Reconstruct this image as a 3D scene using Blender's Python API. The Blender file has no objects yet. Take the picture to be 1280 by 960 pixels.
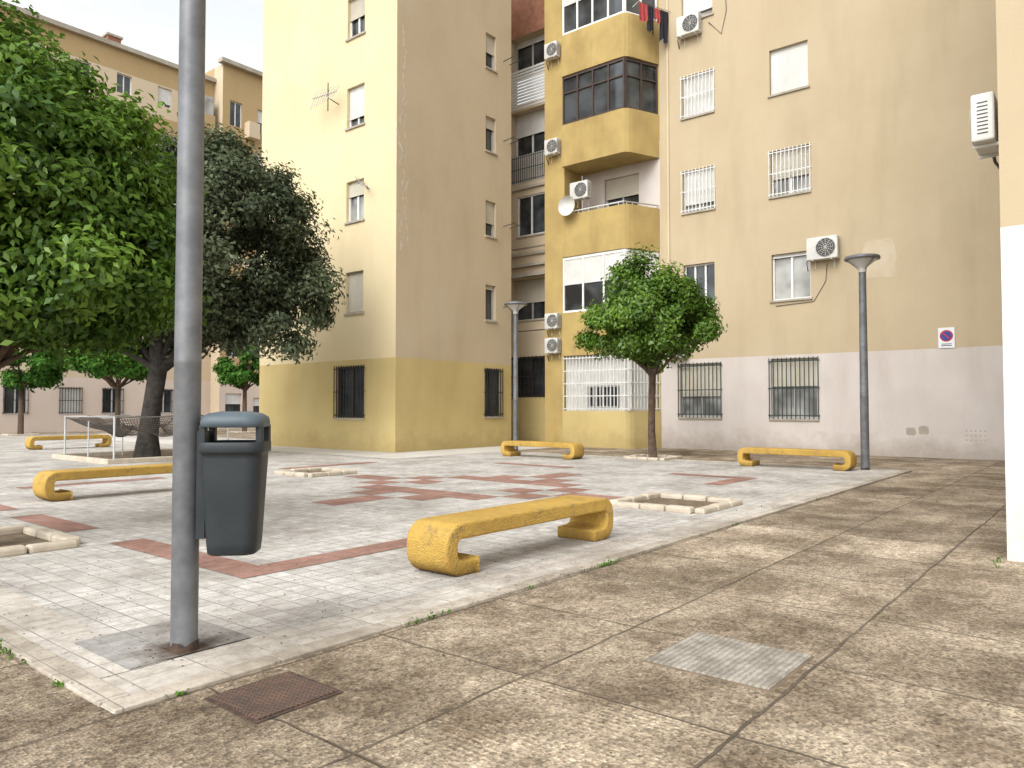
import bpy, math, random
import numpy as np
from mathutils import Vector
random.seed(7)
scene=bpy.context.scene
COL=scene.collection
# ------------------------------------------------------------------ materials
MATS={}
def _n(nt,t,**k):
    n=nt.nodes.new(t)
    for a,b in k.items(): setattr(n,a,b)
    return n
def noise(nt,vec,scale,detail=4,rough=.55):
    n=_n(nt,'ShaderNodeTexNoise'); n.inputs['Scale'].default_value=scale; n.inputs['Detail'].default_value=min(detail,4)
    n.inputs['Roughness'].default_value=rough; nt.links.new(vec,n.inputs['Vector']); return n.outputs['Fac']
def ramp(nt,fac,a,b,ca=(0,0,0,1),cb=(1,1,1,1)):
    r=_n(nt,'ShaderNodeValToRGB'); r.color_ramp.elements[0].position=a; r.color_ramp.elements[1].position=b
    r.color_ramp.elements[0].color=ca; r.color_ramp.elements[1].color=cb
    nt.links.new(fac,r.inputs['Fac']); return r.outputs['Color']
def mix(nt,fac,a,b,mode='MIX'):
    m=_n(nt,'ShaderNodeMixRGB',blend_type=mode)
    for s,v in ((m.inputs['Fac'],fac),(m.inputs['Color1'],a),(m.inputs['Color2'],b)):
        if isinstance(v,(int,float)): s.default_value=v
        elif isinstance(v,tuple): s.default_value=(v+(1,))[:4]
        else: nt.links.new(v,s)
    return m.outputs['Color']
def mapping(nt,vec,loc=(0,0,0),rot=(0,0,0),sc=(1,1,1)):
    m=_n(nt,'ShaderNodeMapping'); m.inputs['Location'].default_value=loc; m.inputs['Rotation'].default_value=rot; m.inputs['Scale'].default_value=sc
    nt.links.new(vec,m.inputs['Vector']); return m.outputs['Vector']
def base(name):
    m=bpy.data.materials.new(name); m.use_nodes=True; nt=m.node_tree
    b=nt.nodes['Principled BSDF']; tc=_n(nt,'ShaderNodeTexCoord'); MATS[name]=m
    return m,nt,b,tc.outputs['Object']
def bump(nt,b,h,strength,dist=.01):
    n=_n(nt,'ShaderNodeBump'); n.inputs['Strength'].default_value=strength; n.inputs['Distance'].default_value=dist
    nt.links.new(h,n.inputs['Height']); nt.links.new(n.outputs['Normal'],b.inputs['Normal'])
def M(name,c1,c2=None,scale=1.5,rough=.85,bs=0,bscale=60,streak=0,metal=0,spec=.3,bd=.01,lo=.35,hi=.65,grime=0):
    m,nt,b,v=base(name)
    if c2 is None: c2=tuple(x*.8 for x in c1)
    col=mix(nt,ramp(nt,noise(nt,v,scale,4),lo,hi),c1,c2)
    if streak:
        s=noise(nt,mapping(nt,v,sc=(1.1,1.1,.2)),.9,4,.62)
        col=mix(nt,streak,col,ramp(nt,s,.30,.50,(.78,.76,.73,1),(1,1,1,1)),'MULTIPLY')
        s=noise(nt,v,.28,4,.68)
        col=mix(nt,streak,col,ramp(nt,s,.34,.66,(.86,.855,.84,1),(1.05,1.05,1.05,1)),'MULTIPLY')
    if grime:
        sp=_n(nt,'ShaderNodeSeparateXYZ'); nt.links.new(v,sp.inputs[0])
        a=_n(nt,'ShaderNodeMath',operation='MULTIPLY_ADD'); nt.links.new(noise(nt,v,1.7,4,.7),a.inputs[0]); a.inputs[1].default_value=-1.5; nt.links.new(sp.outputs['Z'],a.inputs[2])
        a2=_n(nt,'ShaderNodeMath',operation='ADD'); nt.links.new(a.outputs[0],a2.inputs[0]); a2.inputs[1].default_value=.75
        col=mix(nt,grime,col,ramp(nt,a2.outputs[0],.1,.75,(.58,.54,.48,1),(1,1,1,1)),'MULTIPLY')
    nt.links.new(col,b.inputs['Base Color'])
    b.inputs['Roughness'].default_value=rough; b.inputs['Metallic'].default_value=metal
    b.inputs['Specular IOR Level'].default_value=spec
    if bs: bump(nt,b,noise(nt,v,bscale,3),bs,bd)
    return m
M('plaster_cream',(.655,.55,.345),(.615,.51,.31),.5,bs=.2,bscale=30,streak=.2)
M('plaster_beige',(.50,.41,.285),(.475,.385,.26),.4,bs=.2,bscale=30,streak=.32)
M('plaster_wall_b',(.475,.39,.26),(.445,.36,.235),.35,bs=.2,bscale=30,streak=.35)
M('plaster_yellow',(.53,.42,.19),(.49,.38,.165),.7,bs=.25,bscale=25,streak=.35,grime=.4)
M('plaster_ochre',(.46,.34,.13),(.385,.28,.11),1.1,bs=.25,bscale=25,streak=.9)
M('plaster_pink',(.575,.525,.485),(.535,.48,.44),.8,bs=.2,bscale=25,streak=.45,grime=.6)
M('plaster_white',(.72,.705,.67),(.66,.64,.60),1.2,bs=.2,bscale=30,streak=.4,grime=.5)
M('plaster_patch',(.52,.45,.33),(.48,.395,.27),2.5,bs=.2)
M('plaster_crack',(.60,.54,.43),(.42,.34,.24),6)
M('plaster_far_ochre',(.43,.31,.16),(.39,.28,.14),.2,streak=.2)
M('plaster_far_cream',(.58,.48,.34),(.54,.44,.31),.2,streak=.2)
M('plaster_far_pink',(.62,.52,.44),(.58,.48,.41),.2,streak=.2)
M('brick_red',(.30,.14,.085),(.23,.10,.06),5,bs=.4)
M('concrete_trim',(.42,.375,.305),(.33,.295,.24),2,bs=.3,streak=.5)
M('white_frame',(.76,.76,.745),(.70,.70,.68),3,.4)
M('brown_frame',(.07,.05,.04),(.05,.035,.03),3,.45)
M('alu_frame',(.42,.42,.40),(.36,.36,.35),3,.4)
M('shutter_white',(.68,.675,.645),(.60,.595,.56),1.5,.5,streak=.4)
M('shutter_cream',(.54,.50,.41),(.48,.445,.36),1.5,.5,streak=.4)
M('iron_black',(.02,.022,.025),(.03,.03,.03),8,.5)
M('iron_green',(.03,.05,.045),(.04,.05,.05),8,.5)
M('iron_white',(.70,.70,.68),(.62,.62,.60),5,.5)
M('ac_white',(.66,.655,.62),(.55,.54,.50),2,.45,streak=.6)
M('ac_dark',(.06,.06,.06),None,5,.6)
M('cloth_red',(.38,.06,.06),None,6,.9); M('cloth_black',(.02,.02,.025),None,6,.9)
M('interior_dark',(.05,.045,.04),(.03,.03,.03),2,.9)
M('lamp_steel',(.19,.195,.205),(.125,.13,.138),6,.5,metal=.25,streak=.9,spec=.45,bs=.12,bscale=14)
M('rust_steel',(.10,.06,.04),(.04,.032,.028),18,.85,bs=.3)
M('net_rope',(.16,.14,.12),(.10,.09,.08),6,.9)
M('bin_plastic',(.019,.024,.027),(.030,.036,.040),3,.5,bs=.1,bscale=120,spec=.35,streak=.5)
M('bin_lid_grey',(.085,.11,.128),(.065,.085,.10),5,.45)
M('bark_brown',(.12,.08,.055),(.06,.042,.03),7,.95,bs=.8,bscale=14,bd=.03)
M('bark_grey',(.055,.048,.04),(.03,.026,.023),6,.95,bs=.9,bscale=10,bd=.04)
M('soil',(.20,.15,.10),(.12,.09,.06),6,.98,bs=.9,bscale=25,bd=.02)
M('pit_stone',(.54,.47,.375),(.42,.36,.28),5,.9,bs=.4,bscale=40)
M('sign_white',(.75,.76,.78),(.7,.71,.74),4,.4); M('sign_blue',(.03,.06,.30),None,4,.4); M('sign_red',(.5,.03,.04),None,4,.4)
M('orange_peel',(.42,.34,.03),(.30,.34,.03),3,.5)
M('cable_grey',(.12,.11,.1),None,4,.7)
def glass(name,c,r=.06):
    m,nt,b,v=base(name)
    nt.links.new(mix(nt,ramp(nt,noise(nt,v,.9,2),.4,.62),c,tuple(x*3+.02 for x in c)),b.inputs['Base Color'])
    b.inputs['Roughness'].default_value=r; b.inputs['Specular IOR Level'].default_value=.6
glass('glass_dark',(.015,.018,.02)); glass('glass_curtain',(.12,.12,.11),.12)
m,nt,b,v=base('lamp_glass'); b.inputs['Base Color'].default_value=(.5,.49,.46,1); b.inputs['Roughness'].default_value=.25

m,nt,b,v=base('bench_yellow')
c=mix(nt,ramp(nt,noise(nt,v,3,4),.35,.65),(.55,.355,.085),(.45,.285,.07))
c=mix(nt,ramp(nt,noise(nt,v,9,4,.78),.54,.70),c,(.31,.215,.10))
c=mix(nt,.8,c,ramp(nt,noise(nt,v,1.4,4,.72),.36,.6,(.74,.72,.69,1),(1.05,1.05,1.05,1)),'MULTIPLY')
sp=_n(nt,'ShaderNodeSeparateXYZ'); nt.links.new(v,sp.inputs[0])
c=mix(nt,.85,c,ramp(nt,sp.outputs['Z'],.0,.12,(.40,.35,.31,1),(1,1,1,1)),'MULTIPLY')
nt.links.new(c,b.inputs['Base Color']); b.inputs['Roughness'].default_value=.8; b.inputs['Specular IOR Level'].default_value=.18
vo=_n(nt,'ShaderNodeTexVoronoi'); vo.inputs['Scale'].default_value=55; nt.links.new(v,vo.inputs['Vector'])
bump(nt,b,vo.outputs['Distance'],1.0,.012)

def brick(nt,vec,w,h,mortar,smooth=.1,c1=(0,0,0,1),c2=(1,1,1,1),mc=(0,0,0,1),off=0):
    n=_n(nt,'ShaderNodeTexBrick'); n.offset=off; n.squash=1
    n.inputs['Scale'].default_value=1; n.inputs['Brick Width'].default_value=w; n.inputs['Row Height'].default_value=h
    n.inputs['Mortar Size'].default_value=mortar; n.inputs['Mortar Smooth'].default_value=smooth; n.inputs['Bias'].default_value=0
    n.inputs['Color1'].default_value=c1; n.inputs['Color2'].default_value=c2; n.inputs['Mortar'].default_value=mc
    nt.links.new(vec,n.inputs['Vector']); return n
m,nt,b,v=base('aggregate_slabs')
warp=_n(nt,'ShaderNodeVectorMath',operation='ADD')
wn=_n(nt,'ShaderNodeTexNoise'); wn.inputs['Scale'].default_value=2.3; wn.inputs['Detail'].default_value=4; nt.links.new(v,wn.inputs['Vector'])
ws=_n(nt,'ShaderNodeVectorMath',operation='SCALE'); ws.inputs['Scale'].default_value=.06; nt.links.new(wn.outputs['Color'],ws.inputs[0])
nt.links.new(v,warp.inputs[0]); nt.links.new(ws.outputs[0],warp.inputs[1])
bk=brick(nt,mapping(nt,warp.outputs[0],loc=(.275,1.025,0)),1.25,1.25,.012,.6)
agg=_n(nt,'ShaderNodeTexVoronoi'); agg.inputs['Scale'].default_value=62; nt.links.new(v,agg.inputs['Vector'])
c=mix(nt,ramp(nt,noise(nt,v,1.3,4,.72),.40,.60),(.345,.295,.23),(.185,.148,.108))
c=mix(nt,.8,c,ramp(nt,noise(nt,v,.45,4,.65),.38,.6,(.68,.65,.60,1),(1.2,1.2,1.18,1)),'MULTIPLY')
agc=_n(nt,'ShaderNodeSeparateColor'); nt.links.new(agg.outputs['Color'],agc.inputs[0])
c=mix(nt,.8,c,ramp(nt,agc.outputs[0],.0,1,(.48,.46,.45,1),(1.65,1.62,1.58,1)),'MULTIPLY')
c=mix(nt,.85,c,ramp(nt,noise(nt,v,14,4,.8),.32,.66,(.55,.52,.49,1),(1.3,1.3,1.28,1)),'MULTIPLY')
sep=_n(nt,'ShaderNodeSeparateColor'); nt.links.new(bk.outputs['Color'],sep.inputs[0])
c=mix(nt,.8,c,ramp(nt,sep.outputs[0],0,1,(.74,.72,.70,1),(1.14,1.14,1.13,1)),'MULTIPLY')
wv=_n(nt,'ShaderNodeTexWave',wave_type='BANDS',bands_direction='X'); wv.inputs['Scale'].default_value=8; wv.inputs['Distortion'].default_value=1.6; wv.inputs['Detail'].default_value=3; wv.inputs['Detail Scale'].default_value=6
nt.links.new(v,wv.inputs['Vector'])
rm=_n(nt,'ShaderNodeMath',operation='MULTIPLY'); nt.links.new(ramp(nt,sep.outputs[0],.62,.7),rm.inputs[0]); nt.links.new(wv.outputs['Fac'],rm.inputs[1])
rw=_n(nt,'ShaderNodeMath',operation='MULTIPLY'); nt.links.new(rm.outputs[0],rw.inputs[0]); nt.links.new(ramp(nt,noise(nt,v,2.8,4,.75),.42,.62,(.0,)*3+(1,),(.6,)*3+(1,)),rw.inputs[1])
c=mix(nt,rw.outputs[0],c,mix(nt,1,c,(1.5,1.5,1.5),'MULTIPLY'))
jn=ramp(nt,noise(nt,v,5,3),.3,.7,(.055,.042,.03,1),(.13,.105,.075,1))
jm=_n(nt,'ShaderNodeMath',operation='MULTIPLY'); nt.links.new(bk.outputs['Fac'],jm.inputs[0]); nt.links.new(ramp(nt,noise(nt,v,2.5,3),.3,.6,(.35,)*3+(1,),(1,)*3+(1,)),jm.inputs[1])
c=mix(nt,jm.outputs[0],c,jn)
nt.links.new(c,b.inputs['Base Color']); b.inputs['Roughness'].default_value=.92; b.inputs['Specular IOR Level'].default_value=.25
h=_n(nt,'ShaderNodeMath',operation='MULTIPLY_ADD'); nt.links.new(agg.outputs['Distance'],h.inputs[0]); h.inputs[1].default_value=.7; nt.links.new(rw.outputs[0],h.inputs[2])
h2=_n(nt,'ShaderNodeMath',operation='MULTIPLY_ADD'); nt.links.new(bk.outputs['Fac'],h2.inputs[0]); h2.inputs[1].default_value=-2.0; nt.links.new(h.outputs[0],h2.inputs[2])
bump(nt,b,h2.outputs[0],.7,.012)

def tilemat(name,a,b2,size,stain=.7,joint=(.22,.20,.175),mort=.007,dimple=True,spot=None):
    m,nt,b,v=base(name)
    bk=brick(nt,mapping(nt,v,loc=(.05,.03,0)),size,size,mort,.5)
    sep=_n(nt,'ShaderNodeSeparateColor'); nt.links.new(bk.outputs['Color'],sep.inputs[0])
    c=mix(nt,sep.outputs[0],a,b2)
    c=mix(nt,stain,c,ramp(nt,noise(nt,v,.8,4,.7),.38,.6,(.62,.595,.56,1),(1.06,1.06,1.05,1)),'MULTIPLY')
    c=mix(nt,stain,c,ramp(nt,noise(nt,v,7,4,.78),.36,.6,(.68,.66,.63,1),(1.05,1.05,1.05,1)),'MULTIPLY')
    c=mix(nt,.8,c,ramp(nt,noise(nt,v,26,2,.6),.28,.34,(.38,.35,.32,1),(1,1,1,1)),'MULTIPLY')
    jf=_n(nt,'ShaderNodeMath',operation='MULTIPLY'); nt.links.new(bk.outputs['Fac'],jf.inputs[0]); nt.links.new(ramp(nt,noise(nt,v,1.6,3),.3,.65,(.25,)*3+(1,),(.95,)*3+(1,)),jf.inputs[1])
    c=mix(nt,jf.outputs[0],c,joint)
    if spot:
        vm=_n(nt,'ShaderNodeVectorMath',operation='DISTANCE'); nt.links.new(v,vm.inputs[0]); vm.inputs[1].default_value=spot
        ad=_n(nt,'ShaderNodeMath',operation='MULTIPLY_ADD'); nt.links.new(noise(nt,v,7,4,.7),ad.inputs[0]); ad.inputs[1].default_value=.35; nt.links.new(vm.outputs['Value'],ad.inputs[2])
        c=mix(nt,1,c,ramp(nt,ad.outputs[0],.26,.50,(.28,.20,.15,1),(1,1,1,1)),'MULTIPLY')
    nt.links.new(c,b.inputs['Base Color']); b.inputs['Roughness'].default_value=.8; b.inputs['Specular IOR Level'].default_value=.3
    hh=bk.outputs['Fac']
    if dimple:
        b2k=brick(nt,mapping(nt,v,loc=(.05,.03,0)),size/2,size/2,.006,.4)
        s=_n(nt,'ShaderNodeMath',operation='ADD'); nt.links.new(hh,s.inputs[0]); nt.links.new(b2k.outputs['Fac'],s.inputs[1]); hh=s.outputs[0]
    mm=_n(nt,'ShaderNodeMath',operation='MULTIPLY_ADD'); nt.links.new(hh,mm.inputs[0]); mm.inputs[1].default_value=-1; nt.links.new(noise(nt,v,40,2),mm.inputs[2])
    bump(nt,b,mm.outputs[0],.6,.006)
tilemat('plaza_tiles',(.465,.445,.415),(.575,.552,.52),.2,.8)
tilemat('plaza_tiles_red',(.39,.215,.17),(.31,.18,.145),.2,.8)
tilemat('border_tiles',(.56,.52,.465),(.48,.445,.40),.4,.8,dimple=False)
tilemat('grey_tiles',(.35,.335,.315),(.28,.27,.255),.4,.8,spot=(2.42,4.66,.0125))
tilemat('kerb_stone',(.49,.435,.365),(.39,.345,.285),.6,.85,dimple=False)
M('apron_concrete',(.57,.54,.485),(.49,.46,.41),.8,.9,bs=.3,bscale=20)
m,nt,b,v=base('cover_concrete')
wv=_n(nt,'ShaderNodeTexWave',wave_type='BANDS',bands_direction='Y'); wv.inputs['Scale'].default_value=8; wv.inputs['Distortion'].default_value=3; wv.inputs['Detail'].default_value=4; wv.inputs['Detail Scale'].default_value=4
nt.links.new(v,wv.inputs['Vector'])
c=mix(nt,ramp(nt,noise(nt,v,5,4,.75),.38,.6),(.37,.34,.285),(.21,.185,.15)); c=mix(nt,.6,c,ramp(nt,wv.outputs['Fac'],0,.5,(.5,.49,.47,1),(1,1,1,1)),'MULTIPLY')
nt.links.new(c,b.inputs['Base Color']); b.inputs['Roughness'].default_value=.9; bump(nt,b,wv.outputs['Fac'],.6,.01)
m,nt,b,v=base('manhole_rust')
ck=brick(nt,mapping(nt,v,rot=(0,0,.785)),.045,.02,.004,.3,off=.5)
c=mix(nt,ramp(nt,noise(nt,v,7,4,.7),.35,.65),(.19,.105,.072),(.09,.06,.046)); c=mix(nt,ck.outputs['Fac'],c,(.045,.032,.025))
nt.links.new(c,b.inputs['Base Color']); b.inputs['Roughness'].default_value=.7; b.inputs['Metallic'].default_value=.1
iv=_n(nt,'ShaderNodeMath',operation='SUBTRACT'); iv.inputs[0].default_value=1; nt.links.new(ck.outputs['Fac'],iv.inputs[1]); bump(nt,b,iv.outputs[0],.9,.008)
def leafmat(name,dark,light,trans=.25,gloss=.06):
    m,nt,b,v=base(name); nt.nodes.remove(b)
    at=_n(nt,'ShaderNodeAttribute'); at.attribute_name='shade'
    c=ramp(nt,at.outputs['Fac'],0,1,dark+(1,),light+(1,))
    d=_n(nt,'ShaderNodeBsdfDiffuse'); nt.links.new(c,d.inputs['Color']); out=d.outputs[0]
    t=_n(nt,'ShaderNodeBsdfTranslucent'); nt.links.new(c,t.inputs['Color'])
    ms=_n(nt,'ShaderNodeMixShader'); ms.inputs[0].default_value=trans
    nt.links.new(out,ms.inputs[1]); nt.links.new(t.outputs[0],ms.inputs[2]); out=ms.outputs[0]
    if gloss:
        g=_n(nt,'ShaderNodeBsdfGlossy'); g.inputs['Roughness'].default_value=.4; g.inputs['Color'].default_value=(.8,.85,.75,1)
        m2=_n(nt,'ShaderNodeMixShader'); m2.inputs[0].default_value=gloss; nt.links.new(out,m2.inputs[1]); nt.links.new(g.outputs[0],m2.inputs[2]); out=m2.outputs[0]
    nt.links.new(out,nt.nodes['Material Output'].inputs['Surface'])
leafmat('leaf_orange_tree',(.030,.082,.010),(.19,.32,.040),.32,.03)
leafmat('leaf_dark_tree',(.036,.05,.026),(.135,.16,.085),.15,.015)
leafmat('leaf_far',(.03,.09,.018),(.12,.26,.045),.2,0)
leafmat('weed_green',(.05,.13,.015),(.12,.24,.04),.3,0)
leafmat('dry_leaf',(.05,.035,.02),(.17,.12,.06),.1,0)

# ------------------------------------------------------------------ mesh tools
class Fr:
    def __init__(s,o,t,n): s.o=o; s.t=t; s.n=n
    def p(s,t,n,z): return (s.o[0]+s.t[0]*t+s.n[0]*n, s.o[1]+s.t[1]*t+s.n[1]*n, z)
W0=Fr((0,0),(1,0),(0,1))
class MB:
    def __init__(s): s.v=[]; s.f=[]; s.m=[]; s.names=[]; s.sm=[]
    def mi(s,n):
        if n not in s.names: s.names.append(n)
        return s.names.index(n)
    def face(s,pts,mat,smooth=False):
        i=len(s.v); s.v+= [tuple(p) for p in pts]; s.f.append(tuple(range(i,i+len(pts)))); s.m.append(s.mi(mat)); s.sm.append(smooth)
    def box(s,F,t0,t1,n0,n1,z0,z1,mat):
        if t0>t1: t0,t1=t1,t0
        if n0>n1: n0,n1=n1,n0
        i=len(s.v)
        for z in (z0,z1):
            s.v+=[F.p(t0,n0,z),F.p(t1,n0,z),F.p(t1,n1,z),F.p(t0,n1,z)]
        k=s.mi(mat)
        for q in ((0,3,2,1),(4,5,6,7),(0,1,5,4),(1,2,6,5),(2,3,7,6),(3,0,4,7)):
            s.f.append(tuple(i+a for a in q)); s.m.append(k); s.sm.append(False)
    def prism(s,poly,z0,z1,mat,capmat=None):
        n=len(poly); i=len(s.v)
        s.v+=[(x,y,z0) for x,y in poly]+[(x,y,z1) for x,y in poly]; k=s.mi(mat)
        for a in range(n):
            b=(a+1)%n; s.f.append((i+a,i+b,i+n+b,i+n+a)); s.m.append(k); s.sm.append(False)
        kc=s.mi(capmat or mat)
        s.f.append(tuple(i+n-1-a for a in range(n))); s.m.append(kc); s.sm.append(False)
        s.f.append(tuple(i+n+a for a in range(n))); s.m.append(kc); s.sm.append(False)
    def tube(s,pts,rads,seg,mat,cap=True,smooth=True):
        k=s.mi(mat); i0=len(s.v); P=[Vector(p) for p in pts]; up=Vector((0.13,.99,.05)).normalized()
        for j,p in enumerate(P):
            d=(P[min(j+1,len(P)-1)]-P[max(j-1,0)]).normalized()
            x=d.cross(up)
            if x.length<.05: x=d.cross(Vector((1,0,0)))
            x.normalize(); y=d.cross(x)
            for a in range(seg):
                an=2*math.pi*a/seg; q=p+(x*math.cos(an)+y*math.sin(an))*rads[j]; s.v.append(tuple(q))
        for j in range(len(P)-1):
            for a in range(seg):
                b=(a+1)%seg; s.f.append((i0+j*seg+a,i0+j*seg+b,i0+(j+1)*seg+b,i0+(j+1)*seg+a)); s.m.append(k); s.sm.append(smooth)
        if cap:
            s.f.append(tuple(i0+a for a in range(seg))); s.m.append(k); s.sm.append(False)
            e=i0+(len(P)-1)*seg; s.f.append(tuple(e+a for a in range(seg))); s.m.append(k); s.sm.append(False)
    def lathe(s,prof,seg,mat,c=(0,0),smooth=True):
        k=s.mi(mat); i0=len(s.v)
        for r,z in prof:
            for a in range(seg):
                an=2*math.pi*a/seg; s.v.append((c[0]+r*math.cos(an),c[1]+r*math.sin(an),z))
        for j in range(len(prof)-1):
            for a in range(seg):
                b=(a+1)%seg; s.f.append((i0+j*seg+a,i0+j*seg+b,i0+(j+1)*seg+b,i0+(j+1)*seg+a)); s.m.append(k); s.sm.append(smooth)
    def obj(s,name,parent=None,loc=(0,0,0),rz=0,bevel=0):
        me=bpy.data.meshes.new(name); me.from_pydata(s.v,[],s.f)
        for n in s.names: me.materials.append(MATS[n])
        me.polygons.foreach_set('material_index',s.m); me.polygons.foreach_set('use_smooth',s.sm); me.update()
        o=bpy.data.objects.new(name,me); COL.objects.link(o); o.location=loc; o.rotation_euler=(0,0,rz)
        if bevel:
            bm=o.modifiers.new('bevel','BEVEL'); bm.width=bevel; bm.segments=2; bm.limit_method='ANGLE'
        if parent: o.parent=parent
        return o
def empty(name,loc=(0,0,0),rz=0):
    o=bpy.data.objects.new(name,None); COL.objects.link(o); o.location=loc; o.rotation_euler=(0,0,rz); o.empty_display_size=.3; return o

def wall(mb,F,t0,t1,z0,z1,holes,matf,splits=(),depth=.2):
    ts=sorted(set([t0,t1]+[h[0] for h in holes]+[h[1] for h in holes])); zs=sorted(set([z0,z1]+list(splits)+[h[2] for h in holes]+[h[3] for h in holes]))
    ts=[t for t in ts if t0<=t<=t1]; zs=[z for z in zs if z0<=z<=z1]
    for a,b in zip(ts,ts[1:]):
        for c,d in zip(zs,zs[1:]):
            tm,zm=(a+b)/2,(c+d)/2
            if any(h[0]<tm<h[1] and h[2]<zm<h[3] for h in holes): continue
            mb.face([F.p(a,0,c),F.p(b,0,c),F.p(b,0,d),F.p(a,0,d)],matf(zm))
    for h in holes:
        m=matf((h[2]+h[3])/2); a,b,c,d=h[:4]
        mb.face([F.p(a,0,c),F.p(a,-depth,c),F.p(a,-depth,d),F.p(a,0,d)],m)
        mb.face([F.p(b,0,c),F.p(b,-depth,c),F.p(b,-depth,d),F.p(b,0,d)],m)
        mb.face([F.p(a,0,d),F.p(b,0,d),F.p(b,-depth,d),F.p(a,-depth,d)],m)
        mb.face([F.p(a,0,c),F.p(b,0,c),F.p(b,-depth,c),F.p(a,-depth,c)],m)
def shutter(mb,F,a,b,z0,z1,n,mat,pitch=.055):
    z=z1
    while z>z0+.01:
        zb=max(z-pitch,z0)
        mb.face([F.p(a,n+.012,zb),F.p(b,n+.012,zb),F.p(b,n,z),F.p(a,n,z)],mat)
        mb.face([F.p(a,n+.012,zb),F.p(b,n+.012,zb),F.p(b,n,zb),F.p(a,n,zb)],mat)
        z=zb
def window(mb,F,a,b,c,d,sh=0,frame='white_frame',shm='shutter_white',depth=.2,sill=True,gl='glass_dark',bars=None,barmat='iron_black',bown=.05,mull=1,sillmat='concrete_trim'):
    n=-depth
    mb.face([F.p(a,n,c),F.p(b,n,c),F.p(b,n,d),F.p(a,n,d)],gl)
    w=.055
    mb.box(F,a,a+w,n+.003,n+.06,c,d,frame); mb.box(F,b-w,b,n+.003,n+.06,c,d,frame)
    mb.box(F,a+w,b-w,n+.003,n+.06,c,c+w,frame); mb.box(F,a+w,b-w,n+.003,n+.06,d-w,d,frame)
    for i in range(mull):
        x=a+(b-a)*(i+1)/(mull+1); mb.box(F,x-.035,x+.035,n+.004,n+.056,c+w,d-w,frame)
    if sh>0:
        zz=d-(d-c)*sh; shutter(mb,F,a+.01,b-.01,zz,d,n+.075,shm); mb.box(F,a+.01,b-.01,n+.07,n+.1,zz-.03,zz,shm)
    if sill: mb.box(F,a-.06,b+.06,-depth+.061,.06,c-.07,c-.002,sillmat)
    if bars: grille(mb,F,a-.04,b+.04,c-.02,d+.03,bars,barmat,bown)
def grille(mb,F,a,b,c,d,nb,mat,n=.05,nh=3,r=.013):
    for i in range(nb):
        x=a+(b-a)*i/(nb-1); mb.box(F,x-r,x+r,n-r,n+r,c,d,mat)
    for i in range(nh):
        z=c+(d-c)*(.06+.88*i/(nh-1)); mb.box(F,a-.05,b+.05,n-r*1.6,n-r*1.05,z-r*1.3,z+r*1.3,mat)
    for x in (a,b):
        for z in (c+.1,d-.1): mb.box(F,x-.012,x+.012,-.03,n-r*1.7,z-.012,z+.012,mat)

# ------------------------------------------------------------------ ground
def sheet(name,x0,x1,y0,y1,z,mat,parent=None):
    mb=MB(); mb.face([(x0,y0,z),(x1,y0,z),(x1,y1,z),(x0,y1,z)],mat); return mb.obj(name,parent)
sheet('ground',-400,400,-400,400,0,'aggregate_slabs')
sheet('plaza_paving',1.7,20.4,3.97,49,.004,'plaza_tiles')
sheet('border_paving',1.86,20.2,4.13,4.53,.008,'border_tiles')
sheet('border_paving_side',1.86,2.26,4.54,49,.008,'border_tiles')
sheet('concrete_apron',15.3,23.7,16.9,19.28,.009,'apron_concrete')
sheet('concrete_apron_side',15.3,17.38,19.3,40,.009,'apron_concrete')
mb=MB()
def rs(u0,u1,v0,v1): mb.face([(u0,v0,.0085),(u1,v0,.0085),(u1,v1,.0085),(u0,v1,.0085)],'plaza_tiles_red')
rs(3.75,4.15,6.57,8.97); rs(3.75,6.55,6.17,6.57); rs(3.75,4.15,10.17,12.17); rs(3.75,4.15,13.0,14.6)
rs(14.15,16.15,6.17,6.57); rs(15.75,16.15,6.57,8.2)
rs(15.75,16.15,11,13.5); rs(5.2,8,16.2,16.6); rs(11,14,16.2,16.6)
cu,cv,q=10.95,9.97,.8
for i in range(-5,6):
    for j in range(-5,6):
        s=abs(i)+abs(j)
        if s==4 or (s==2 and (i+j)%2==0 and i*j==0) or (s==5 and i*j==0) or (s==3 and abs(i)==abs(j)+1):
            rs(cu+(i-.5)*q*.8,cu+(i+.5)*q*.8,cv+(j-.5)*q*.8,cv+(j+.5)*q*.8)
mb.obj('red_paving')
mb=MB(); u=1.7; R=random.Random(3)
while u<20.2:
    L=.98; dz=R.uniform(-.004,.004); mb.box(W0,u+.006,u+L-.006,3.97+R.uniform(-.006,.006),4.125,-.02,.022+dz,'kerb_stone'); u+=L
v=4.13
while v<48:
    L=.98; mb.box(W0,1.7+R.uniform(-.006,.006),1.855,v+.006,v+L-.006,-.02,.022+R.uniform(-.004,.004),'kerb_stone'); v+=L
v=4.13
while v<16.5:
    L=.98; mb.box(W0,20.24,20.4,v+.006,v+L-.006,-.02,.022,'kerb_stone'); v+=L
mb.obj('kerb',bevel=.006)
sheet('lamp_foot_paving',2.03,2.83,4.55,5.35,.0125,'grey_tiles')
mb=MB(); mb.box(W0,2.09,2.62,3.31,3.81,-.01,.006,'rust_steel'); mb.box(W0,2.115,2.595,3.335,3.785,.0,.0125,'manhole_rust'); mb.obj('manhole_cover')
mb=MB(); mb.box(W0,4.08,4.84,1.5,2.3,-.01,.004,'soil'); mb.box(W0,4.1,4.82,1.52,2.28,0,.014,'cover_concrete'); mb.obj('utility_cover',bevel=.005)

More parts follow.
